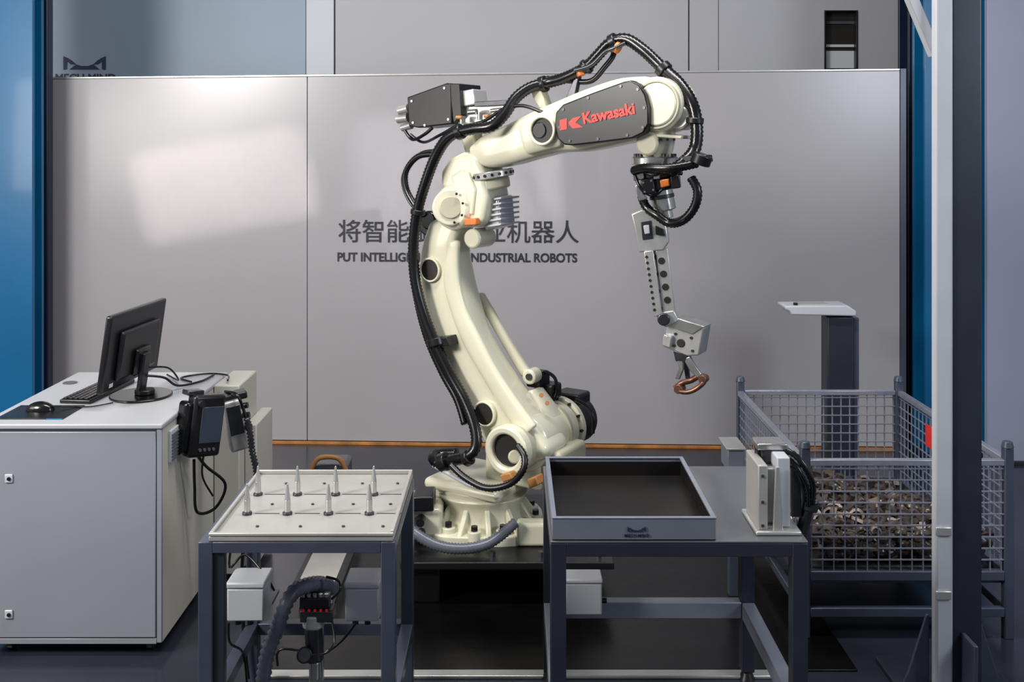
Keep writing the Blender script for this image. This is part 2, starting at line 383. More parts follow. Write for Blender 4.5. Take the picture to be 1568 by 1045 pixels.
# elbow
cyl('j3_hub',A(690,318,-.11),A(690,318,-.11)+n*.25,.102,'cream',rb,bevel=.02,seg=48)
cyl('j3_cap',A(690,318,-.130),A(690,318,-.10),.082,'cream',rb,bevel=.006,seg=48)
cyl('j3_cap_centre',A(690,318,-.136),A(690,318,-.12),.05,'cream2',rb,bevel=.004,seg=40)
cyls('j3_cap_bolts',[(A(690,318,-.134)+(A.t*math.cos(a)+V((0,0,1))*math.sin(a))*.069,A(690,318,-.125)+(A.t*math.cos(a)+V((0,0,1))*math.sin(a))*.069,.006) for a in [i*math.pi/4+.3 for i in range(8)]],'dsteel',rb,8)
cyl('j3_motor',A(655,343,.0),A(655,343,.0)+n*.16,.06,'black',rb,bevel=.01)
cyl('j3_motor_end',A(655,338,-.04),A(655,338,-.04)+n*.05,.045,'blackg',rb,bevel=.01)
prism('elbow_housing',[(674,262),(686,243),(708,233),(728,240),(740,264),(746,300),(740,340),(726,352),(712,334),(694,300),(674,286)],-.09,.10,'cream',rb,A,.022,5)
prism('elbow_cheek',[(690,270),(706,260),(718,264),(728,290),(724,330),(714,328),(708,300),(694,286)],-.100,-.07,'cream',rb,A,.008,3)
cyl('elbow_lower_knuckle',A(722,366,-.06),A(722,366,-.06)+n*.14,.045,'cream',rb,bevel=.01)
prism('elbow_orange_cap',[(710,336),(728,334),(729,345),(711,346)],-.118,-.08,'orange',rb,A,.005)
prism('j4_motor_body',[(744,304),(762,300),(766,346),(742,354)],-.03,.10,'alu',rb,A,.01)
for i in range(6):
    y=306+i*8.0; prism('j4_motor_fin_%d'%i,[(742,y),(767,y-4),(767,y-1),(742,y+3)],-.045,.11,'white',rb,A,.001,1)
# upper arm
loft('upper_arm_tube',[S(733,218,741,256,.075),S(752,203,762,260,.09),S(790,188,792,253,.09),S(830,168,828,243,.09),S(862,154,866,235,.095),S(905,137,905,232,.10),S(955,121,955,222,.105),S(992,117,995,214,.105)],'cream',rb,e=3.8,cap=.4,n=64)
loft('upper_arm_rear_bulge',[S(800,182,812,238,.03,-.09),S(822,172,838,232,.035,-.09),S(848,165,860,226,.03,-.09)],'cream',rb,e=2.6,cap=.5)
annulus('arm_motor_recess_rim',A(829,200,-.142),n,.064,.052,.04,'cream',rb,bevel=.004)
cyl('arm_motor_recess',A(829,200,-.128),A(829,200,-.128)+n*.02,.054,'hole',rb)
cyl('arm_motor_recess_core',A(825,200,-.134),A(825,200,-.134)+n*.02,.034,'black',rb,bevel=.004,seg=40)
c=A(754,266,-.01); d=V((0.16,0,-1)).normalized()
cyl('elbow_bolt_ring',c-d*.012,c+d*.020,.095,'alu',rb,bevel=.004,seg=48)
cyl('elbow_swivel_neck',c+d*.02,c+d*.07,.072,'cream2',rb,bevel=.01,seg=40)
qq=d.to_track_quat('Z','Y')
cyls('elbow_ring_bolts',[(c+d*.004+qq@V((math.cos(a)*.085,math.sin(a)*.085,0)),c+d*.004+qq@V((math.cos(a)*.0985,math.sin(a)*.0985,0)),.007) for a in [i*math.pi/9 for i in range(18)]],'black',rb,8)
cov=[(849,192),(851,172),(862,160),(905,143),(955,125),(966,123),(979,130),(988,145),(993,165),(993,190),(985,204),(968,212),(920,218),(876,223),(864,222),(854,213)]
prism('side_cover',cov,-.145,-.09,'black',rb,A,.006,3)
cyls('side_cover_screws',[(A(x,y,-.149),A(x,y,-.149)+n*.006,.006) for x,y in [(862,168),(900,150),(950,132),(976,137),(986,165),(984,195),(960,207),(915,213),(872,216),(856,195)]],'dsteel',rb,10)
la=A(893,190,-.147); lb=A(972,174,-.147)
text('lettering','Kawasaki',la,lb-la,-(n),(lb-la).length,'red',rb,extrude=.002,bold=0.028)
prism('lettering_emblem_bar',[(857,184),(868,181.5),(868,198),(857,200)],-.1475,-.144,'red',rb,A,0)
prism('lettering_emblem_chevron',[(871,187),(877,181),(890,178),(881,188),(892,195),(877,197),(871,190)],-.1475,-.144,'red',rb,A,0)
# wrist
cyl('wrist_hub',A(1000,160,-.105),A(1000,160,-.105)+n*.22,.112,'cream',rb,bevel=.03,seg=48)
cyl('wrist_hub_plate',A(1004,160,-.118),A(1004,160,-.118)+n*.02,.085,'cream',rb,bevel=.006,seg=48)
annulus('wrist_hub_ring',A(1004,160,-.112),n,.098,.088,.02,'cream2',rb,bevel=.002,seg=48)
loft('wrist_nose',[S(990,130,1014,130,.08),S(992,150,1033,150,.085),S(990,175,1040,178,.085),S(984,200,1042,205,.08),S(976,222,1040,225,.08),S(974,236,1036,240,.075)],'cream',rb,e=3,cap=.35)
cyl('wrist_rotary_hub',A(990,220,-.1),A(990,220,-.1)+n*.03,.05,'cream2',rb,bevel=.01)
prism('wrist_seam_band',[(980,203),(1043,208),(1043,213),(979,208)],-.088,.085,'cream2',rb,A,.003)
cyls('wrist_nose_bolts',[(A(x,214,-.095),A(x,214,-.08),.006) for x in (1012,1022,1032)],'black',rb,8)
cyl('wrist_side_motor',A(1038,180,-.06),A(1038,180,-.06)+n*.10,.05,'alu',rb,bevel=.01)
wc=A(1003,240,0)
cyl('wrist_flange',wc,wc-V((0,0,.035)),.095,'steel',rb,bevel=.006,seg=40)
cyl('wrist_flange_lower',wc-V((0,0,.035)),wc-V((0,0,.055)),.075,'dsteel',rb,bevel=.004,seg=40)
cyls('wrist_flange_bolts',[(wc+V((math.cos(a)*.08,math.sin(a)*.08,.0)),wc+V((math.cos(a)*.08,math.sin(a)*.08,.012)),.008) for a in [i*math.pi/5 for i in range(10)]],'black',rb,6)
# end effector ----------------------------------------------------------
TD=wc.y
def T(px,py,dy=0): return P(px,py,TD+dy)
TP=Plane(wc.x,wc.y,12)
cyl('tool_changer_ring',T(1006,258),T(1007,272),.085,'black',rb,bevel=.006)
cyl('tool_changer_core',T(1007,272),T(1010,290),.06,'dsteel',rb,bevel=.004)
prism('sensor_block_1',[(968,258),(985,255),(987,275),(970,278)],-.08,.0,'steel',rb,TP,.005)
prism('sensor_block_2',[(1010,276),(1024,274),(1026,285),(1012,288)],-.1,-.03,'orange',rb,TP,.005)
prism('sensor_block_3',[(980,276),(1000,272),(1004,296),(984,299)],-.1,-.03,'black',rb,TP,.006)
prism('sensor_block_4',[(1026,270),(1040,268),(1042,288),(1028,290)],-.105,-.02,'black',rb,TP,.004)
prism('sensor_block_5',[(972,284),(983,281),(990,306),(978,308)],-.07,.0,'steel',rb,TP,.004)
prism('sensor_block_6',[(988,254),(1000,252),(1002,260),(990,262)],-.11,-.06,'amber',rb,TP,.004)
prism('sensor_block_7',[(1000,268),(1010,267),(1010,274),(1001,275)],-.115,-.06,'steel',rb,TP,.002)
cyls('sensor_screws',[(TP(x,y,-.104),TP(x,y,-.098),.004) for x,y in [(985,280),(997,277),(987,294),(1000,291),(1034,273),(1036,284)]],'steel',rb,8)
tube('sensor_lead_1',[TP(972,268,-.08),TP(982,290,-.1),TP(1000,300,-.08),TP(1014,290,-.08)],.006,'rubber',rb)
tube('sensor_lead_2',[TP(985,262,-.1),TP(1000,268,-.12),TP(1020,262,-.12),TP(1044,266,-.08)],.008,'rubber',rb)
cyl('tool_spindle',T(1012,290),T(1018,322),.047,'steel',rb,bevel=.004)
cyl('tool_spindle_band',T(1013,298),T(1014,304),.051,'dsteel',rb,bevel=.002)
cyl('tool_spindle_nose',T(1018,322),T(1020,334),.03,'alu',rb,bevel=.003)
prism('tool_body',[(966,328),(982,322),(1003,324),(1020,345),(1024,372),(1016,384),(978,387),(974,360)],-.05,.04,'alu',rb,TP,.006)
prism('tool_body_window',[(981,340),(997,338),(1000,366),(984,368)],-.055,-.045,'dsteel',rb,TP,.002)
prism('tool_body_clip_1',[(1003,346),(1016,352),(1018,362),(1004,360)],-.07,-.04,'black',rb,TP,.003)
prism('tool_body_clip_2',[(985,346),(994,345),(995,358),(987,359)],-.075,-.05,'white',rb,TP,.003)
def plateholes(name,pts,holes,o0,o1):
    prism(name,pts,o0,o1,'alu',rb,TP,.002,2)
    cyls(name+'_holes',[(TP(x,y,o0-.002),TP(x,y,o0-.002)+TP.n*.003,r) for x,y,r in holes],'hole',rb,20)
plateholes('tool_rail_front',[(986,386),(1000,384),(1014,482),(1001,486)],[(990+i*1.35,394+i*9,.006) for i in range(10)],-.06,-.045)
plateholes('tool_rail_right',[(1004,384),(1022,380),(1034,478),(1016,486)],[(1013,400,.014),(1016,420,.014),(1019,440,.014),(1022,460,.014)],-.045,-.03)
prism('tool_rail_back',[(992,386),(1016,384),(1028,480),(1008,484)],.0,.012,'steel',rb,TP,.002)
for i in range(4):
    y=395+i*26; x=999+i*3.4
    cyl('tool_spacer_%d'%i,TP(x,y,-.05),TP(x,y,-.05)+TP.n*.06,.012,'dsteel',rb)
cyls('tool_pistons',[(TP(1000,390,-.03),TP(1014,478,-.03),.012),(TP(1010,388,-.01),TP(1022,474,-.01),.01)],'steel',rb,16)
cyl('tool_wrist_joint',TP(1016,490,-.07),TP(1016,490,-.07)+TP.n*.09,.025,'dsteel',rb,bevel=.004)
prism('tool_yoke',[(1004,480),(1032,476),(1040,492),(1020,502),(1008,496)],-.05,.0,'alu',rb,TP,.005)
GP=Plane(TP(1045,515).x,TP(1045,515).y,30)
prism('gripper_body',[(1020,501),(1036,490),(1077,503),(1070,545),(1052,546),(1014,531)],-.045,.05,'alu',rb,GP,.006,3)
prism('gripper_top_plate',[(1018,499),(1036,487),(1079,501),(1060,513)],-.05,.04,'steel',rb,GP,.003,2)
prism('gripper_front_block',[(1016,512),(1028,516),(1026,534),(1013,529)],-.07,-.04,'alu',rb,GP,.004,2)
cyl('gripper_port',GP(1042,526,-.05),GP(1042,526,-.05)+GP.n*.01,.017,'hole',rb,bevel=.002)
cyls('gripper_screws',[(GP(x,y,-.05),GP(x,y,-.05)+GP.n*.006,.006) for x,y in [(1034,512),(1058,518),(1032,530),(1060,538)]],'dsteel',rb,8)
prism('gripper_neck',[(1030,536),(1054,544),(1050,556),(1034,554)],-.03,.02,'dsteel',rb,GP,.004)
prism('gripper_finger_1',[(1036,548),(1045,550),(1046,566),(1040,582),(1033,580),(1039,566)],-.03,-.015,'steel',rb,GP,.003)
prism('gripper_finger_2',[(1046,550),(1056,546),(1064,560),(1074,574),(1068,580),(1056,568)],-.03,-.015,'steel',rb,GP,.003)
prism('gripper_finger_3',[(1044,550),(1052,550),(1054,566),(1056,584),(1050,584),(1047,566)],.005,.02,'dsteel',rb,GP,.003)
part_o=grp('gripped_casting',GP(1056,588,-.01))
tube('bow',[GP(1034,595,-.02),GP(1044,587,-.02),GP(1058,583,-.01),GP(1071,576,-.01),GP(1080,578,0)],.012,'copper',part_o)
tube('bow_lower',[GP(1034,597,-.03),GP(1048,601,-.04),GP(1062,598,-.04),GP(1076,588,-.03),GP(1081,579,0)],.010,'copper',part_o)
cyl('eye',GP(1038,597,-.045),GP(1038,597,-.045)+GP.n*.045,.018,'copper',part_o,bevel=.002)
cyl('eye_far',GP(1075,582,-.035),GP(1075,582,-.035)+GP.n*.04,.017,'copper',part_o,bevel=.002)
# --- hoses
def HP(l): return [A(*p) for p in l]
mh=[(672,712,-.2),(690,706,-.22),(716,700,-.22),(729,684,-.2),(727,655,-.18),(712,615,-.16),(690,575,-.15),(666,525,-.15),(648,478,-.15),(636,430,-.15),(633,380,-.15),(638,330,-.15),(650,285,-.15),(668,238,-.15),(690,208,-.16),(722,198,-.16),(752,194,-.15),(772,176,-.12),(790,150,-.08),(812,134,-.04),(838,127,0),(868,118,0),(898,102,0),(916,84,0),(934,66,0),(958,60,0),(984,76,0),(1012,102,0),(1040,128,-.02),(1060,160,-.04),(1067,195,-.05),(1064,228,-.06),(1048,248,-.1),(1026,264,-.12)]
tube('dress_pack_hose',HP(mh),.0245,'rubber',rb,ridge=.002,pitch=.016,seg=14)
tube('dress_pack_hose_twin',HP([(712,650,-.17),(700,612,-.15),(678,572,-.14),(655,520,-.14),(640,465,-.14),(632,410,-.14),(632,360,-.14)]),.017,'rubber',rb,ridge=.0015)
tube('wrist_hose',HP([(1058,272,-.08),(1068,292,-.08),(1064,316,-.08),(1048,336,-.08),(1026,342,-.06),(1006,330,-.06),(990,318,-.05),(982,300,-.05)]),.018,'rubber',rb,ridge=.0015)
tube('wrist_hose_short',HP([(970,262,-.1),(990,257,-.14),(1015,258,-.15),(1040,256,-.14),(1068,250,-.1)]),.018,'rubber',rb,ridge=.0015)
tube('elbow_loop_hose',HP([(668,236,-.05),(640,240,-.05),(622,262,-.05),(622,288,-.05),(634,312,-.05),(648,330,-.05)]),.014,'rubber',rb,ridge=.001)
tube('elbow_loop_cable',HP([(672,230,.05),(646,234,.05),(626,252,.05),(616,276,.05),(626,308,.05),(648,332,.05)]),.007,'rubber',rb)
tube('top_cable_1',HP([(838,120,.02),(872,124,.02),(905,124,.02),(925,104,.02),(940,82,.02),(930,66,.02)]),.012,'rubber',rb)
tube('top_cable_2',HP([(880,108,-.03),(905,100,-.03),(926,80,-.03),(940,74,-.03),(958,66,-.02)]),.009,'dsteel',rb)
tube('rear_cable',HP([(700,196,-.1),(740,186,-.1),(770,168,-.1),(800,162,-.1),(830,172,-.1)]),.008,'rubber',rb)
def clamp(name,x,y,o,r=.034,w=.03,ang=0):
    c=A(x,y,o); d=A.t*math.cos(ang)+V((0,0,1))*math.sin(ang)
    cyl(name,c-d*w/2,c+d*w/2,r,'black',rb,bevel=.004)
clamp('hose_clamp_1',832,129,0,.036,.03,.2); clamp('hose_clamp_2',704,202,-.16,.035,.03,.3); clamp('hose_clamp_3',1016,106,0,.036,.03,-.8)
clamp('hose_clamp_4',668,524,-.15,.042,.035,1.9); clamp('hose_clamp_5',1064,185,-.05,.035,.025,1.5); clamp('hose_clamp_6',640,325,-.15,.034,.025,1.4)
clamp('hose_clamp_7',898,102,0,.034,.02,.7); clamp('hose_clamp_8',940,64,0,.036,.03,.4); clamp('hose_clamp_9',1074,244,-.1,.04,.04,1.2)
prism('hose_bracket_mid',[(652,520),(684,516),(688,530),(656,534)],-.16,-.08,'black',rb,A,.004)
prism('hose_bracket_wrist',[(1040,240),(1082,237),(1084,248),(1040,252)],-.12,-.06,'black',rb,A,.004)
prism('hose_stand_elbow',[(812,136),(826,134),(832,150),(836,164),(826,166),(816,150)],-.02,.04,'cream2',rb,A,.004)
cyls('hose_orange_ties',[(A(888,109,-.01),A(890,116,-.01),.018),(A(944,72,-.01),A(948,74,-.01),.026)],'orange',rb,16)
prism('hose_bracket_top',[(866,150),(880,118),(886,117),(880,146)],.0,.03,'dsteel',rb,A,.003)
tube('base_hose',HP([(672,712,-.2),(664,702,-.16),(672,696,-.1),(700,694,-.08)]),.024,'rubber',rb,ridge=.002)
tube('base_hose_low',HP([(690,712,-.26),(712,732,-.27),(745,748,-.27),(780,742,-.25),(800,722,-.24),(803,700,-.22),(792,682,-.2)]),.014,'black',rb,ridge=.0015)
tube('base_hose_low_2',HP([(664,714,-.2),(690,728,-.25),(720,744,-.27),(755,752,-.26)]),.008,'white',rb)
tube('base_conduit',[P(x,y,d) for x,y,d in [(632,772,4.35),(622,800,4.3),(640,820,4.26),(670,836,4.24),(705,841,4.23),(740,836,4.24),(765,822,4.27),(790,800,4.3)]],.022,'greyhose',rb,ridge=.002,pitch=.014)
clamp('base_clamp_1',680,708,-.22,.04,.04,.4); clamp('base_clamp_2',716,702,-.22,.034,.03,.6)
prism('orange_stopper_1',[(764,729),(780,724),(786,734),(770,740)],-.24,-.18,'amber',rb,A,.006)
prism('orange_stopper_2',[(806,735),(820,730),(824,744),(810,750)],-.16,-.10,'amber',rb,A,.006)
# rear equipment box on the arm
prism('feeder_box',[(623,149),(684,127),(690,130),(692,190),(640,196),(626,193)],-.06,.10,'black',rb,A,.006)
prism('feeder_box_flange',[(688,128),(703,128),(707,176),(694,190)],-.055,.12,'black',rb,A,.004)
cyls('feeder_screws',[(A(x,y,-.064),A(x,y,-.064)+n*.006,.006) for x,y in [(630,155),(680,135),(686,183),(632,188),(650,192)]],'steel',rb,8)
prism('feeder_end_block',[(704,140),(724,136),(728,160),(708,164)],-.03,.08,'alu',rb,A,.006)
prism('feeder_bracket',[(700,164),(770,160),(776,168),(760,186),(720,192),(700,186)],-.02,.03,'steel',rb,A,.004)
prism('feeder_bracket_rail',[(726,156),(778,153),(778,161),(726,164)],-.06,-.02,'dsteel',rb,A,.003)
cyls('feeder_fittings',[(A(708,178,-.06),A(708,190,-.06),.014),(A(735,172,-.06),A(735,184,-.06),.012),(A(752,170,-.05),A(768,168,-.05),.01),(A(718,172,-.07),A(730,171,-.07),.013)],'steel',rb)
cyls('feeder_amber_fittings',[(A(699,180,-.08),A(707,180,-.08),.008),(A(742,178,-.07),A(748,178,-.07),.008)],'amber',rb)
cyls('feeder_left_fittings',[(A(612,170,-.02),A(626,166,-.02),.022),(A(610,182,.0),A(626,180,.0),.024),(A(616,196,.02),A(630,192,.02),.018)],'alu',rb)
tube('feeder_cable',HP([(620,200,0),(632,214,0),(650,206,-.04),(662,196,-.04)]),.008,'rubber',rb)
tube('feeder_cable_2',HP([(628,206,0),(648,218,0),(672,208,-.08),(700,192,-.1)]),.007,'rubber',rb)
prism('feeder_mount',[(700,186),(722,188),(728,232),(712,236),(704,206)],-.04,.04,'cream2',rb,A,.01)
# ---------------------------------------------------------------- LEFT TABLE
lt=grp('pin_fixture_table',(-.64,3.25,0))
x0,x1,y0,y1=-.925,-.344,2.98,3.56; zt=.735
boxes('legs',posts(x0,x1,y0,y1,0,zt,.042),'frame',lt,.003)
boxes('corner_stiffener',[(x0+.042,x0+.075,y0+.01,y0+.038,0,zt-.035)],'framed',lt,.003)
boxes('rails',rails(x0,x1,y0,y1,zt-.033,zt-.0005,.042)+rails(x0,x1,y0,y1,.2,.24,.042,'lrb'),'frame',lt,.002)
box('top_plate',x0+.03,x1-.005,y0+.005,y1,zt,zt+.015,'plate',lt,.003)
boxes('plate_rim',[(x0+.03,x1-.005,y0+.002,y0+.014,zt+.0152,zt+.026),(x0+.03,x0+.042,y0+.015,y1-.011,zt+.0152,zt+.026),(x1-.017,x1-.005,y0+.015,y1-.011,zt+.0152,zt+.03),(x0+.03,x1-.005,y1-.01,y1,zt+.0152,zt+.03)],'plate',lt,.003)
pins=[];bs=[];grv=[]
zp=zt+.015
for (yy,xs) in [(3.165,[-.828,-.702,-.574,-.446]),(3.34,[-.838,-.708,-.582,-.456])]:
    for x in xs:
        pins.append((V((x,yy,zp+.008)),V((x,yy,zp+.046)),.0095)); pins.append((V((x,yy,zp+.046)),V((x,yy,zp+.096)),.0095,.0025)); bs.append((V((x,yy,zp)),V((x,yy,zp+.008)),.015))
        grv.append((x+.022,x+.10,yy+.004,yy+.008,zp,zp+.0012))
cyls('locating_pins',pins,'alu',lt,20,.001); cyls('pin_collars',bs,'dsteel',lt,20,.001); boxes('slot_marks',grv,'dsteel',lt,0)
cyls('plate_screws',[(V((x,y,zp)),V((x,y,zp+.004)),.005) for x in (-.77,-.64,-.51,-.39) for y in (3.06,3.25,3.45)],'dsteel',lt,8)
for i,(a,b,D) in enumerate([(347,404,3.3),(528,580,3.3)]):
    q=P(a,893,D); r=P(b,953,D)
    box('junction_box_%d'%(i+1),q.x,r.x,D,D+.12,r.z,q.z-.02,'white',lt,.006); box('junction_box_lid_%d'%(i+1),q.x-.003,r.x+.003,D-.003,D+.123,q.z-.02,q.z,'white',lt,.006)
    cyls('glands_%d'%(i+1),[(V((q.x+.03,D+.03,r.z-.02)),V((q.x+.03,D+.03,r.z)),.01),(V((q.x+.07,D+.03,r.z-.02)),V((q.x+.07,D+.03,r.z)),.01)],'black',lt)
    boxes('junction_shelf_%d'%(i+1),[(q.x,r.x,D+.12,D+.22,r.z,r.z+.01)],'frame',lt,.001)
tube('table_cable_1',[P(355,830,3.4),P(352,870,3.4),P(375,850,3.45),P(405,880,3.4),P(420,905,3.4)],.004,'rubber',lt)
tube('table_cable_2',[P(350,955,3.3),P(352,985,3.3),P(372,1000,3.3),P(378,1045,3.3)],.004,'rubber',lt)
tube('table_cable_3',[P(545,955,3.3),P(520,985,3.3),P(490,1000,3.3),P(430,995,3.3),P(425,1020,3.3)],.004,'rubber',lt)
tube('table_cable_4',[P(372,840,3.5),P(370,900,3.5),P(374,980,3.5),P(380,1040,3.5)],.006,'rubber',lt)
# pneumatic regulator
rg=grp('air_pressure_regulator',P(485,960,3.2))
D=3.2
cyl('bowl_1',P(480,958,D),P(482,1012,D),.028,'dsteel',rg,bevel=.006); cyl('head_1',P(480,938,D),P(480,960,D),.034,'alu',rg,bevel=.006)
box('manifold',P(462,0,D).x,P(512,0,D).x,D-.03,D+.03,P(0,948,D).z,P(0,930,D).z,'dsteel',rg,.004)
box('valve_bank',P(460,0,D).x,P(505,0,D).x,D-.02,D+.03,P(0,930,D).z,P(0,912,D).z,'black',rg,.004)
cyls('push_fittings',[(P(464+i*9,910,D-.01),P(464+i*9,922,D-.01),.007) for i in range(5)],'steel',rg)
cyls('red_rings',[(P(464+i*9,934,D-.035),P(464+i*9,937,D-.035),.004) for i in range(5)],'red',rg)
cyl('gauge',P(466,1004,D-.05),P(466,1004,D-.02),.024,'black',rg,bevel=.003); cyl('gauge_face',P(466,1004,D-.053),P(466,1004,D-.049),.018,'dsteel',rg)
box('stand',P(470,0,D).x,P(492,0,D).x,D+.03,D+.05,0,P(0,930,D).z,'steel',rg,.003)
box('stand_foot',P(440,0,D).x,P(500,0,D).x,D-.05,D+.08,0,.012,'alu',rg,.003)
cyl('filter_bottom',P(482,1012,D),P(482,1040,D),.018,'steel',rg,bevel=.004)
tube('air_line',[P(508,918,3.2),P(520,905,3.2),P(518,890,3.22),P(500,884,3.24)],.004,'rubber',rg)
tube('air_line_2',[P(478,1004,3.14),P(500,1000,3.12),P(512,985,3.14),P(508,950,3.18)],.004,'rubber',rg)
ch=grp('corrugated_hose',P(430,960,3.15))
tube('hose',[P(512,904,3.32),P(500,897,3.30),P(480,895,3.24),P(452,905,3.16),P(436,930,3.12),P(424,965,3.12),P(410,1000,3.12),P(403,1045,3.12),P(400,1110,3.15),P(400,1160,3.2)],.022,'greyhose',ch,ridge=.003,pitch=.02)
# ---------------------------------------------------------------- RIGHT TABLE
rt=grp('tray_table',(.49,3.3,0))
x0,x1,y0,y1=.112,.862,2.946,3.64; zt=.745
L=.046
boxes('legs',posts(x0,x1,y0,y1,.03,zt,L),'framed',rt,.003)
boxes('rails',rails(x0,x1,y0,y1,zt-.04,zt-.0005,L),'framed',rt,.002)
boxes('lower_rails',rails(x0,x1,y0,y1,.222,.28,L,'blr'),'tray',rt,.003)
cyls('levelling_feet',[(V((x+L/2,y+L/2,0)),V((x+L/2,y+L/2,.03)),.03,.015) for x in (x0,x1-L) for y in (y0,y1-L)],'black',rt)
box('top_plate',x0,x1,y0,y1,zt,zt+.006,'grey',rt,.002)
ty=grp('parts_tray',(.36,3.25,zt))
tx0,tx1,ty0,ty1=.118,.594,2.95,3.53; z0=zt+.007; z1=.815; w=.006
box('bottom',tx0,tx1,ty0,ty1,z0,z0+.004,'trayin',ty,.001)
boxes('walls',[(tx0,tx1,ty0,ty0+w,z0,z1),(tx0,tx1,ty1-w,ty1,z0,z1),(tx0,tx0+w,ty0+w,ty1-w,z0,z1),(tx1-w,tx1,ty0+w,ty1-w,z0,z1)],'tray',ty,.001)
boxes('rim',[(tx0-.002,tx1+.002,ty0-.002,ty0+.012,z1,z1+.004),(tx0-.002,tx1+.002,ty1-.012,ty1+.002,z1,z1+.004),(tx0-.002,tx0+.012,ty0+.012,ty1-.012,z1,z1+.004),(tx1-.012,tx1+.002,ty0+.012,ty1-.012,z1,z1+.004)],'tray',ty,.001)
boxes('lining',[(tx0+w,tx1-w,ty0+w,ty0+w+.002,z0+.004,z1-.012),(tx0+w,tx1-w,ty1-w-.002,ty1-w,z0+.004,z1-.012),(tx0+w,tx0+w+.002,ty0+w+.002,ty1-w-.002,z0+.004,z1-.012),(tx1-w-.002,tx1-w,ty0+w+.002,ty1-w-.002,z0+.004,z1-.012)],'trayin',ty,0)
logo(ty,961,989,808,815,ty0-.003,'inkb')
text('lettering','MECH MIND',P(956,823,ty0-.002),V((1,0,0)),V((0,-1,0)),38*2.95/F,'inkb',ty,extrude=.0005,bold=.01)
D=3.5; jb=grp('junction_box',P(895,915,D)); q=P(866,888,D); r=P(922,943,D)
box('body',q.x,r.x,D,D+.085,r.z,q.z-.015,'white',jb,.005); box('lid',q.x-.003,r.x+.003,D-.003,D+.088,q.z-.015,q.z,'white',jb,.005); cyl('gland',V((r.x,D+.05,r.z+.03)),V((r.x+.02,D+.05,r.z+.03)),.01,'black',jb)
fx=grp('clamping_fixture',(.78,3.05,zt))
zb=zt+.0065
def fb(name,px0,px1,D0,D1,z0,z1,m,bev=.004):
    return box(name,(px0-CX)*D0/F,(px1-CX)*D0/F,D0,D1,z0,z1,m,fx,bev)
fb('base_plate',1158,1228,2.985,3.18,zb,zb+.012,'alu')
fb('left_upright',1161,1176,3.00,3.16,zb+.012,.955,'plate')
fb('right_upright',1190,1210,3.02,3.13,zb+.012,.972,'white')
fb('cross_plate',1162,1190,3.05,3.08,zb+.012,.93,'alu')
prism('rib',[(1188,716),(1194,716),(1200,822),(1184,822)],-.055,-.043,'alu',fx,Plane(.8,3.05,0),.002)
fb('valve_block',1160,1206,3.08,3.16,.975,.995,'steel')
fb('valve_body',1166,1200,3.09,3.15,.93,.975,'dsteel')
cyls('top_fittings',[(P(x,y+18,3.12),P(x,y,3.12),.009) for x,y in [(1160,685),(1172,690),(1186,686),(1198,692)]],'dsteel',fx)
cyls('fitting_caps',[(P(x,y,3.12),P(x,y-5,3.12),.011) for x,y in [(1160,686),(1186,688)]],'copper',fx)
cyls('upright_bolts',[(P(x,y,3.005),P(x,y,2.998),.005) for x,y in [(1168,730),(1168,770),(1168,806)]],'dsteel',fx,8)
fb('side_cylinder',1212,1228,3.10,3.15,zb+.012,.93,'dsteel')
cyl('piston',P(1240,768,3.12),P(1226,822,3.12),.018,'dsteel',fx,bevel=.004)
cyl('piston_cap',P(1242,765,3.1),P(1240,782,3.1),.024,'dsteel',fx,bevel=.004)
tube('air_hose_1',[P(1190,690,3.1),P(1212,694,3.08),P(1230,712,3.06),P(1244,740,3.06),P(1244,772,3.08)],.009,'rubber',fx,ridge=.001)
tube('air_hose_2',[P(1180,700,3.1),P(1208,704,3.08),P(1224,722,3.06),P(1236,748,3.06),P(1238,775,3.08)],.007,'rubber',fx,ridge=.001)
tube('air_hose_3',[P(1198,712,3.1),P(1216,718,3.08),P(1228,742,3.06),P(1232,768,3.08)],.005,'rubber',fx)
sp=grp('spare_bracket',(1.0,4.3,0)); q=P(1114,686,4.25); r=P(1138,720,4.25)
box('post',q.x+.01,q.x+.05,4.26,4.3,0,r.z,'frame',sp,.003); box('arm',q.x-.005,r.x,4.22,4.36,r.z,q.z,'tray',sp,.004); box('arm_top',q.x-.012,r.x+.004,4.21,4.38,q.z,q.z+.008,'alu',sp,.002)
# ---------------------------------------------------------------- WIRE BASKET
bk=grp('wire_mesh_container',(1.55,4.47,0))
bx0,bx1,by0,by1=1.115,1.935,3.9,5.04; zr=.68
pst=.035
boxes('posts',posts(bx0,bx1,by0,by1,0,.735,pst),'frame',bk,.003)
cyls('post_caps',[(V((x+pst/2,y+pst/2,.735)),V((x+pst/2,y+pst/2,.76)),.024,.018) for x in (bx0,bx1-pst) for y in (by0,by1-pst)],'frame',bk,16,.003)
boxes('rims',rails(bx0,bx1,by0,by1,zr-.012,zr+.012,pst,l=.03),'wire',bk,.003)
boxes('base_frame',rails(bx0,bx1,by0,by1,.225,.262,pst)+[(bx0+.03,bx1-.03,by0+.03,by1-.03,.205,.214)],'frame',bk,.003)
boxes('skid_rails',rails(bx0,bx1,by0,by1,.085,.12,pst,l=.03),'frame',bk,.003)
bm=bmesh.new(); wr=.0024; sp_=.044
def wall_x(y,z0,z1):
    k=int((bx1-bx0)/sp_)
    for i in range(1,k+1):
        x=bx0+i*(bx1-bx0)/(k+1); addbox(bm,x-wr,x+wr,y-wr,y+wr,z0,z1)
    z=z0+sp_
    while z<z1-.01: addbox(bm,bx0+.02,bx1-.02,y-wr*3,y-wr,z-wr,z+wr); z+=sp_
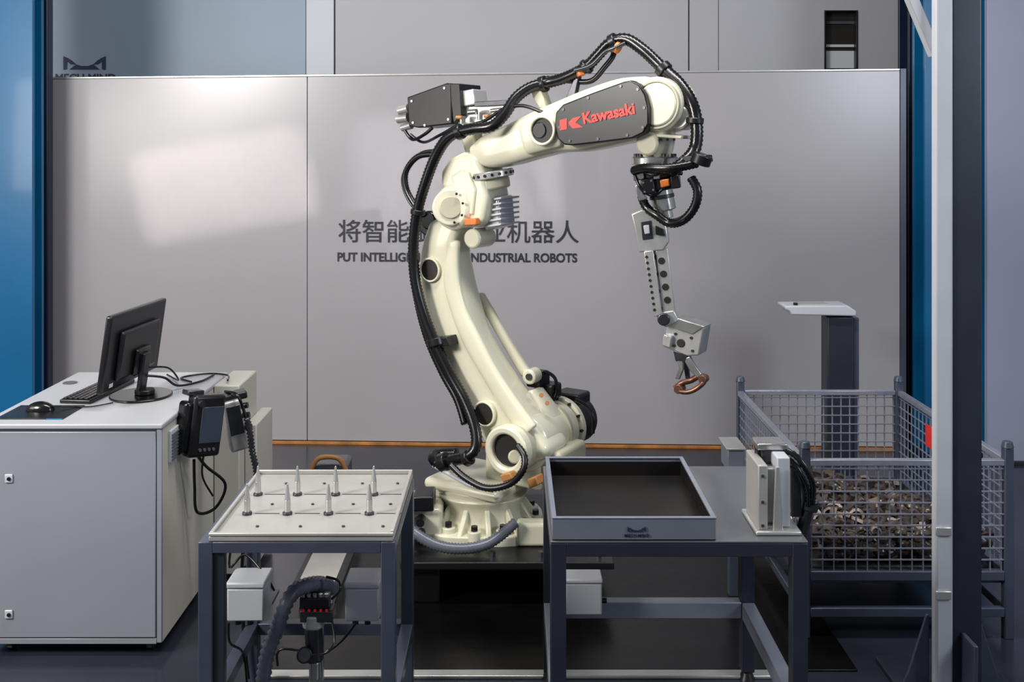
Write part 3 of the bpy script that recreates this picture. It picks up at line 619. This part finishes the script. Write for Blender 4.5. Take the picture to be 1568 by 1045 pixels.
def wall_y(x,z0,z1):
    k=int((by1-by0)/sp_)
    for i in range(1,k+1):
        y=by0+i*(by1-by0)/(k+1); addbox(bm,x-wr,x+wr,y-wr,y+wr,z0,z1)
    z=z0+sp_
    while z<z1-.01: addbox(bm,x-wr*3,x-wr,by0+.02,by1-.02,z-wr,z+wr); z+=sp_
wall_x(by0+.015,.26,zr); wall_x(by1-.015,.26,zr); wall_y(bx0+.015,.26,zr); wall_y(bx1-.015,.26,zr)
mk('mesh_wires',bm,'wire',bk)
boxes('red_tag',[(bx1-.024,bx1-.02,4.5,4.68,.52,.62)],'red',bk,.001)
pile=grp('casting_pile',(1.52,4.47,.22))
bm=bmesh.new()
def casting(mx,s):
    N=12;K=6
    rings=[]
    for i in range(N):
        a=2*math.pi*i/N; r=.026*s; rr=.009*s; rg_=[]
        for k in range(K):
            b=2*math.pi*k/K
            rg_.append(bm.verts.new(mx@V(((r+rr*math.cos(b))*math.cos(a),(r+rr*math.cos(b))*math.sin(a)*1.2,rr*1.3*math.sin(b)))))
        rings.append(rg_)
    for i in range(N):
        for k in range(K):
            bm.faces.new([rings[i][k],rings[(i+1)%N][k],rings[(i+1)%N][(k+1)%K],rings[i][(k+1)%K]])
    addbox(bm,.026*s,.085*s,-.011*s,.011*s,-.006*s,.006*s,mx)
    addbox(bm,.075*s,.10*s,-.022*s,.022*s,-.009*s,.009*s,mx)
def fillz(x,y):
    t=(by1-y)/(by1-by0)
    return .262+.10*t+.02*math.sin(x*14+y*9)
for i in range(520):
    x=random.uniform(bx0+.13,bx1-.13); y=random.uniform(by0+.13,by1-.13)
    z=fillz(x,y)-random.uniform(0,.04)
    mx=Matrix.Translation((x,y,max(z,.262)))@Matrix.Rotation(random.uniform(0,6.28),4,'Z')@Matrix.Rotation(random.uniform(-.9,.9),4,'X')@Matrix.Rotation(random.uniform(-.35,.35),4,'Y')
    casting(mx,random.uniform(.95,1.25))
for i in range(110):
    x=random.uniform(bx0+.12,bx1-.12); y=by0+.09; z=random.uniform(.29,.375)
    casting(Matrix.Translation((x,y,z))@Matrix.Rotation(random.choice([0,math.pi]),4,'Z')@Matrix.Rotation(random.uniform(-1.4,1.4),4,'X')@Matrix.Rotation(random.uniform(-.2,.2),4,'Y'),.8)
mk('castings',bm,'rust',pile,ang=50)
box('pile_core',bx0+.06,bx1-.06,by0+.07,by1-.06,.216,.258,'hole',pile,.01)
# ---------------------------------------------------------------- pedestal terminal behind container
g=grp('pedestal_terminal',(1.9,5.6,0)); D=5.55
a=P(1267,490,D); b=P(1308,490,D)
box('post',a.x,b.x,D,D+.12,0.02,P(0,485,D).z,'framed',g,.01,3); box('post_side',b.x+.001,b.x+.035,D+.02,D+.12,0.02,P(0,488,D).z,'frame',g,.006); box('foot',a.x-.06,b.x+.08,D-.08,D+.2,0,.02,'framed',g,.005)
GPl=Plane(1.7,D-.04,0)
prism('head',[(1202,469),(1298,468),(1312,477),(1312,485),(1212,483),(1209,477),(1203,475)],0,.16,'white',g,GPl,.008,3)
prism('head_screen',[(1222,466),(1268,466),(1276,468),(1222,469)],.03,.12,'plate',g,GPl,.002)
cyls('head_buttons',[(GPl(1218,464,.03),GPl(1218,468,.03),.012)],'black',g)
# ---------------------------------------------------------------- foreground column
g=grp('square_steel_post',(1.49,3.55,0)); D=3.5
xa=P(1431,0,D).x; xb=P(1458,0,D).x; xc=P(1504,0,D).x
box('tube',xb,xc,D,D+.10,.02,4.5,'framed',g,.006,3)
box('sunlit_face',xa,xb-.001,D-.012,D+.03,.02,4.5,'white',g,.008,3)  # white strip: sunlight on the post's left face put into the colour
boxes('post_clips',[(xa-.003,xb-.01,D-.02,D-.012,z,z+.03) for z in (.34,.56,2.6)],'alu',g,.003)
box('foot_plate',xa-.12,xc+.12,D-.12,D+.24,0,.02,'framed',g,.004)
for i,(u0,u1) in enumerate([(xa,-.09),(xc,.09)]):
    bm=bmesh.new(); yv=D+.05
    pr=[(u0,.02),(u0+u1,.02),(u0+u1*.8,.06),(u0+u1*.1,.26),(u0,.26)]
    aa=[bm.verts.new((x,yv-.006,z)) for x,z in pr]; bb=[bm.verts.new((x,yv+.006,z)) for x,z in pr]
    bm.faces.new(aa); bm.faces.new(bb[::-1])
    for k in range(5): bm.faces.new([aa[k],bb[k],bb[(k+1)%5],aa[(k+1)%5]])
    mk('gusset_%d'%i,bm,'frame',g,.002)
box('front_gusset',xb+.03,xb+.045,D-.1,D,.02,.22,'frame',g,.003)
q0=P(1432,85,D+.05); q1=P(1392,-10,D+.05); q2=q1+(q1-q0)*2.5
bm=bmesh.new(); dd=(q2-q0); L_=dd.length
mx=Matrix.Translation(q0)@dd.to_track_quat('Z','Y').to_matrix().to_4x4()
addbox(bm,-.02,.02,-.018,.018,0,L_,mx); mk('brace',bm,'white',g,.003)
# ---------------------------------------------------------------- CABINET
cb=grp('computer_cabinet',(-1.65,4.2,0))
cx0,cx1,cy0,cy1=-1.99,-1.305,3.77,4.64; ct=.867
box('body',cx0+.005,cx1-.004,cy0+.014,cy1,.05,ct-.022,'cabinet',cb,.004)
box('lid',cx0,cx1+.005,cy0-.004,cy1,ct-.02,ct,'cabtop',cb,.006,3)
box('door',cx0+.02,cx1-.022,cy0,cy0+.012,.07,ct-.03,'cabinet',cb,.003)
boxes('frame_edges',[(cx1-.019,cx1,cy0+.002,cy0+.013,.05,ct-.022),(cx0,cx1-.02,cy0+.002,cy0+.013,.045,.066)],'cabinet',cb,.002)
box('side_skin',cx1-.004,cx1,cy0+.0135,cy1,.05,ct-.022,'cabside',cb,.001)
for z in (P(0,733,cy0).z,P(0,941,cy0).z):
    box('lock',P(8,0,cy0).x,P(20,0,cy0).x,cy0-.006,cy0,z-.016,z+.016,'white',cb,.003); cyl('lock_barrel',V((P(15,0,cy0).x,cy0-.01,z)),V((P(15,0,cy0).x,cy0-.004,z)),.007,'black',cb)
wh=[];fk=[]
for x in (cx0+.1,cx1-.06):
    for y in (cy0+.06,cy1-.08):
        wh.append((V((x-.012,y,.024)),V((x+.012,y,.024)),.024)); fk.append((x-.025,x+.025,y-.02,y+.02,.03,.05))
cyls('caster_wheels',wh,'black',cb,20,.003); boxes('caster_forks',fk,'steel',cb,.003)
boxes('side_vent',[(cx1,cx1+.012,3.84,4.0,.70,.82)],'white',cb,.002)
boxes('side_vent_louvres',[(cx1+.012,cx1+.018,3.845,3.995,.705+i*.012,.710+i*.012) for i in range(9)],'grey',cb,0)
box('rear_unit',cx1+.002,-1.19,4.42,4.72,.03,ct-.01,'cabside',cb,.006); box('rear_unit_lower',-1.189,-1.135,4.5,4.8,.03,.665,'cabside',cb,.006)
cyls('lid_grommet',[(V((-1.93,4.42,ct)),V((-1.93,4.42,ct+.004)),.03)],'grey',cb)
tp=grp('teach_pendant',(-1.19,4.0,.8))
mx=Matrix.Translation((-1.225,3.98,.80))@Matrix.Rotation(math.radians(48),4,'Z')@Matrix.Rotation(math.radians(8),4,'Y')
box('body',-.055,.085,-.03,.03,-.115,.125,'black',tp,.014,4,mx); box('screen',-.02,.078,-.034,-.03,-.06,.08,'screen',tp,.002,2,mx)
box('grip',-.085,-.045,-.02,.045,-.10,.10,'blackg',tp,.016,4,mx); box('hook',-.07,.0,.0,.05,.12,.14,'dsteel',tp,.004,2,mx)
cyls('buttons',[(mx@V((.02*i-.01,-.036,-.085)),mx@V((.02*i-.01,-.03,-.085)),.006) for i in range(4)],'grey',tp)
cyl('stop_button',mx@V((-.03,-.045,.095)),mx@V((-.03,-.03,.095)),.013,'dsteel',tp)
tube('cable',[mx@V((0,0,-.11)),P(316,715,4.0),P(345,742,4.05),P(330,778,4.05),P(302,785,4.05),P(298,745,4.0),P(297,705,3.95)],.006,'rubber',tp)
tube('cable_2',[mx@V((.03,0,-.11)),P(310,730,3.98),P(326,760,4.0)],.004,'rubber',tp)
hp=grp('handheld_controller',P(370,660,4.15))
mx=Matrix.Translation(P(364,655,4.15))@Matrix.Rotation(math.radians(25),4,'Z')@Matrix.Rotation(math.radians(-10),4,'Y')
box('body',-.045,.03,-.03,.03,-.09,.12,'alu',hp,.01,3,mx); box('panel',-.035,.02,-.034,-.03,-.02,.1,'dsteel',hp,.002,2,mx)
box('holder',-.05,.06,-.01,.06,.11,.14,'black',hp,.006,2,mx)
cyls('knobs',[(mx@V((.03,-.03,z)),mx@V((.05,-.04,z)),.012) for z in (.09,.05,.0)],'black',hp)
tube('curly_cable',[P(378,640,4.1),P(383,665,4.1),P(386,690,4.1),P(392,718,4.1),P(394,740,4.1)],.012,'dsteel',hp,ridge=.003,pitch=.014)
tube('cord',[P(345,600,4.2),P(362,604,4.1),P(372,625,4.1),P(378,645,4.1)],.006,'rubber',hp)
# monitor
mo=grp('computer_monitor',(-1.55,4.2,ct))
tilt=math.radians(8)
mx=Matrix.Translation((-1.562,4.185,1.078))@Matrix.Rotation(math.radians(-5),4,'Z')@Matrix.Rotation(tilt,4,'Y')
box('panel',-.018,.008,-.25,.25,-.148,.162,'black',mo,.008,3,mx); box('screen',-.0195,-.018,-.235,.235,-.125,.145,'screen',mo,.0,1,mx)
box('rear_shell',.006,.03,-.17,.17,-.11,.09,'black',mo,.014,4,mx); box('rear_hub',.026,.05,-.06,.06,-.11,.0,'blackg',mo,.01,3,mx)
box('neck',.045,.065,-.03,.03,-.19,-.02,'black',mo,.006,3,mx)
cyl('base',V((-1.535,4.19,ct+.0005)),V((-1.535,4.19,ct+.01)),.125,'blackg',mo,bevel=.004,seg=48); cyl('base_collar',V((-1.52,4.19,ct+.01)),V((-1.52,4.19,ct+.03)),.04,'black',mo,bevel=.004)
box('badge',.009,.0105,-.20,-.17,-.13,-.115,'white',mo,0,1,mx)
tube('cable_a',[V((-1.52,4.2,.95)),V((-1.46,4.25,.93)),V((-1.42,4.3,.885)),V((-1.36,4.42,.875)),V((-1.34,4.55,.875))],.005,'rubber',mo)
tube('cable_b',[V((-1.52,4.22,.98)),V((-1.46,4.3,.96)),V((-1.45,4.4,.885)),V((-1.55,4.55,.875))],.004,'rubber',mo)
tube('cable_c',[V((-1.40,4.42,.873)),V((-1.47,4.5,.873)),V((-1.38,4.58,.873)),V((-1.28,4.55,.873)),V((-1.25,4.45,.873))],.004,'rubber',mo)
kb=grp('computer_keyboard',(-1.74,4.25,ct))
mx=Matrix.Translation((-1.735,4.25,ct+.001))@Matrix.Rotation(math.radians(-6),4,'Z')
box('case',-.065,.065,-.19,.19,0,.016,'black',kb,.005,3,mx)
bm=bmesh.new()
for i in range(5):
    for j in range(15): addbox(bm,-.055+i*.022,-.037+i*.022,-.18+j*.024,-.16+j*.024,.016,.021,mx)
mk('keys',bm,'blackg',kb,.001)
mp_=grp('mouse_pad',(-1.83,3.97,ct)); box('mat',-1.955,-1.70,3.83,4.03,ct+.0005,ct+.004,'black',mp_,.001); box('edge_stripe',-1.76,-1.70,3.826,3.8295,ct+.0005,ct+.004,'bluep',mp_,0)
ms=grp('computer_mouse',(-1.83,3.95,ct+.004))
bm=bmesh.new(); bmesh.ops.create_uvsphere(bm,u_segments=20,v_segments=12,radius=1,matrix=Matrix.Translation((-1.84,3.95,ct+.005))@Matrix.Diagonal((.055,.032,.034,1)))
for v in bm.verts: v.co.z=max(v.co.z,ct+.0045)
mk('shell',bm,'blackg',ms)
tube('cord',[V((-1.79,3.95,ct+.02)),V((-1.73,3.99,ct+.008)),V((-1.66,4.0,ct+.006)),V((-1.6,4.06,ct+.006))],.0025,'rubber',ms)
g=grp('tool_trolley',(-.83,5.05,0)); q=P(476,0,5.0).x; r=P(530,0,5.0).x
box('box',q,r,5.02,5.2,0.0,P(0,712,5.02).z,'grey',g,.02,3); tube('handle',[V((q,5.0,.30)),V((q+.04,5.0,.36)),V((r-.04,5.0,.36)),V((r,5.0,.30))],.012,'amber',g)
# ---------------------------------------------------------------- LIGHTS
def area(name,loc,tgt,sx,sy,e,col,spread=180,roll=0):
    l=bpy.data.lights.new(name,'AREA'); l.shape='RECTANGLE'; l.size=sx; l.size_y=sy; l.energy=e; l.color=col; l.spread=math.radians(spread)
    o=bpy.data.objects.new(name,l); sc.collection.objects.link(o); o.location=loc
    q=(V(tgt)-V(loc)).to_track_quat('-Z','Y'); o.rotation_euler=(q.to_matrix()@Matrix.Rotation(math.radians(roll),3,'Z')).to_euler(); return o
area('ceiling_light',(0,3.4,4.5),(0,3.4,0),3.2,0.3,150,(1,.98,.95))
area('ceiling_light',(0,7.1,4.5),(0,7.6,2.5),6,0.3,20,(.95,.98,1))
area('area_light_left',(-3.6,1.4,3.2),(-.2,4.8,1.3),1.1,1.1,215,(1,.96,.90))
area('area_light_left',(-3.8,3.0,2.0),(-1.4,6.4,1.0),1.4,1.0,14,(1,.95,.88),110)  # added lamp, only brightens the left of the partition
area('window_light_right',(3.6,1.6,2.8),(0.3,4.6,1.3),0.9,1.2,62,(.85,.92,1))
area('sunbeam_light',(-3.2,1.2,3.9),(-1.85,6.5,1.66),1.1,.5,1.3,(1,.93,.82),2,14)
area('sunbeam_light',(2.2,0.2,4.2),(-.25,6.45,1.72),1.4,.75,1.5,(1,.97,.92),2,-4)
w=bpy.data.worlds.new('world'); sc.world=w; w.use_nodes=True
bg=w.node_tree.nodes['Background']; bg.inputs[0].default_value=(.80,.86,.98,1); bg.inputs[1].default_value=.27
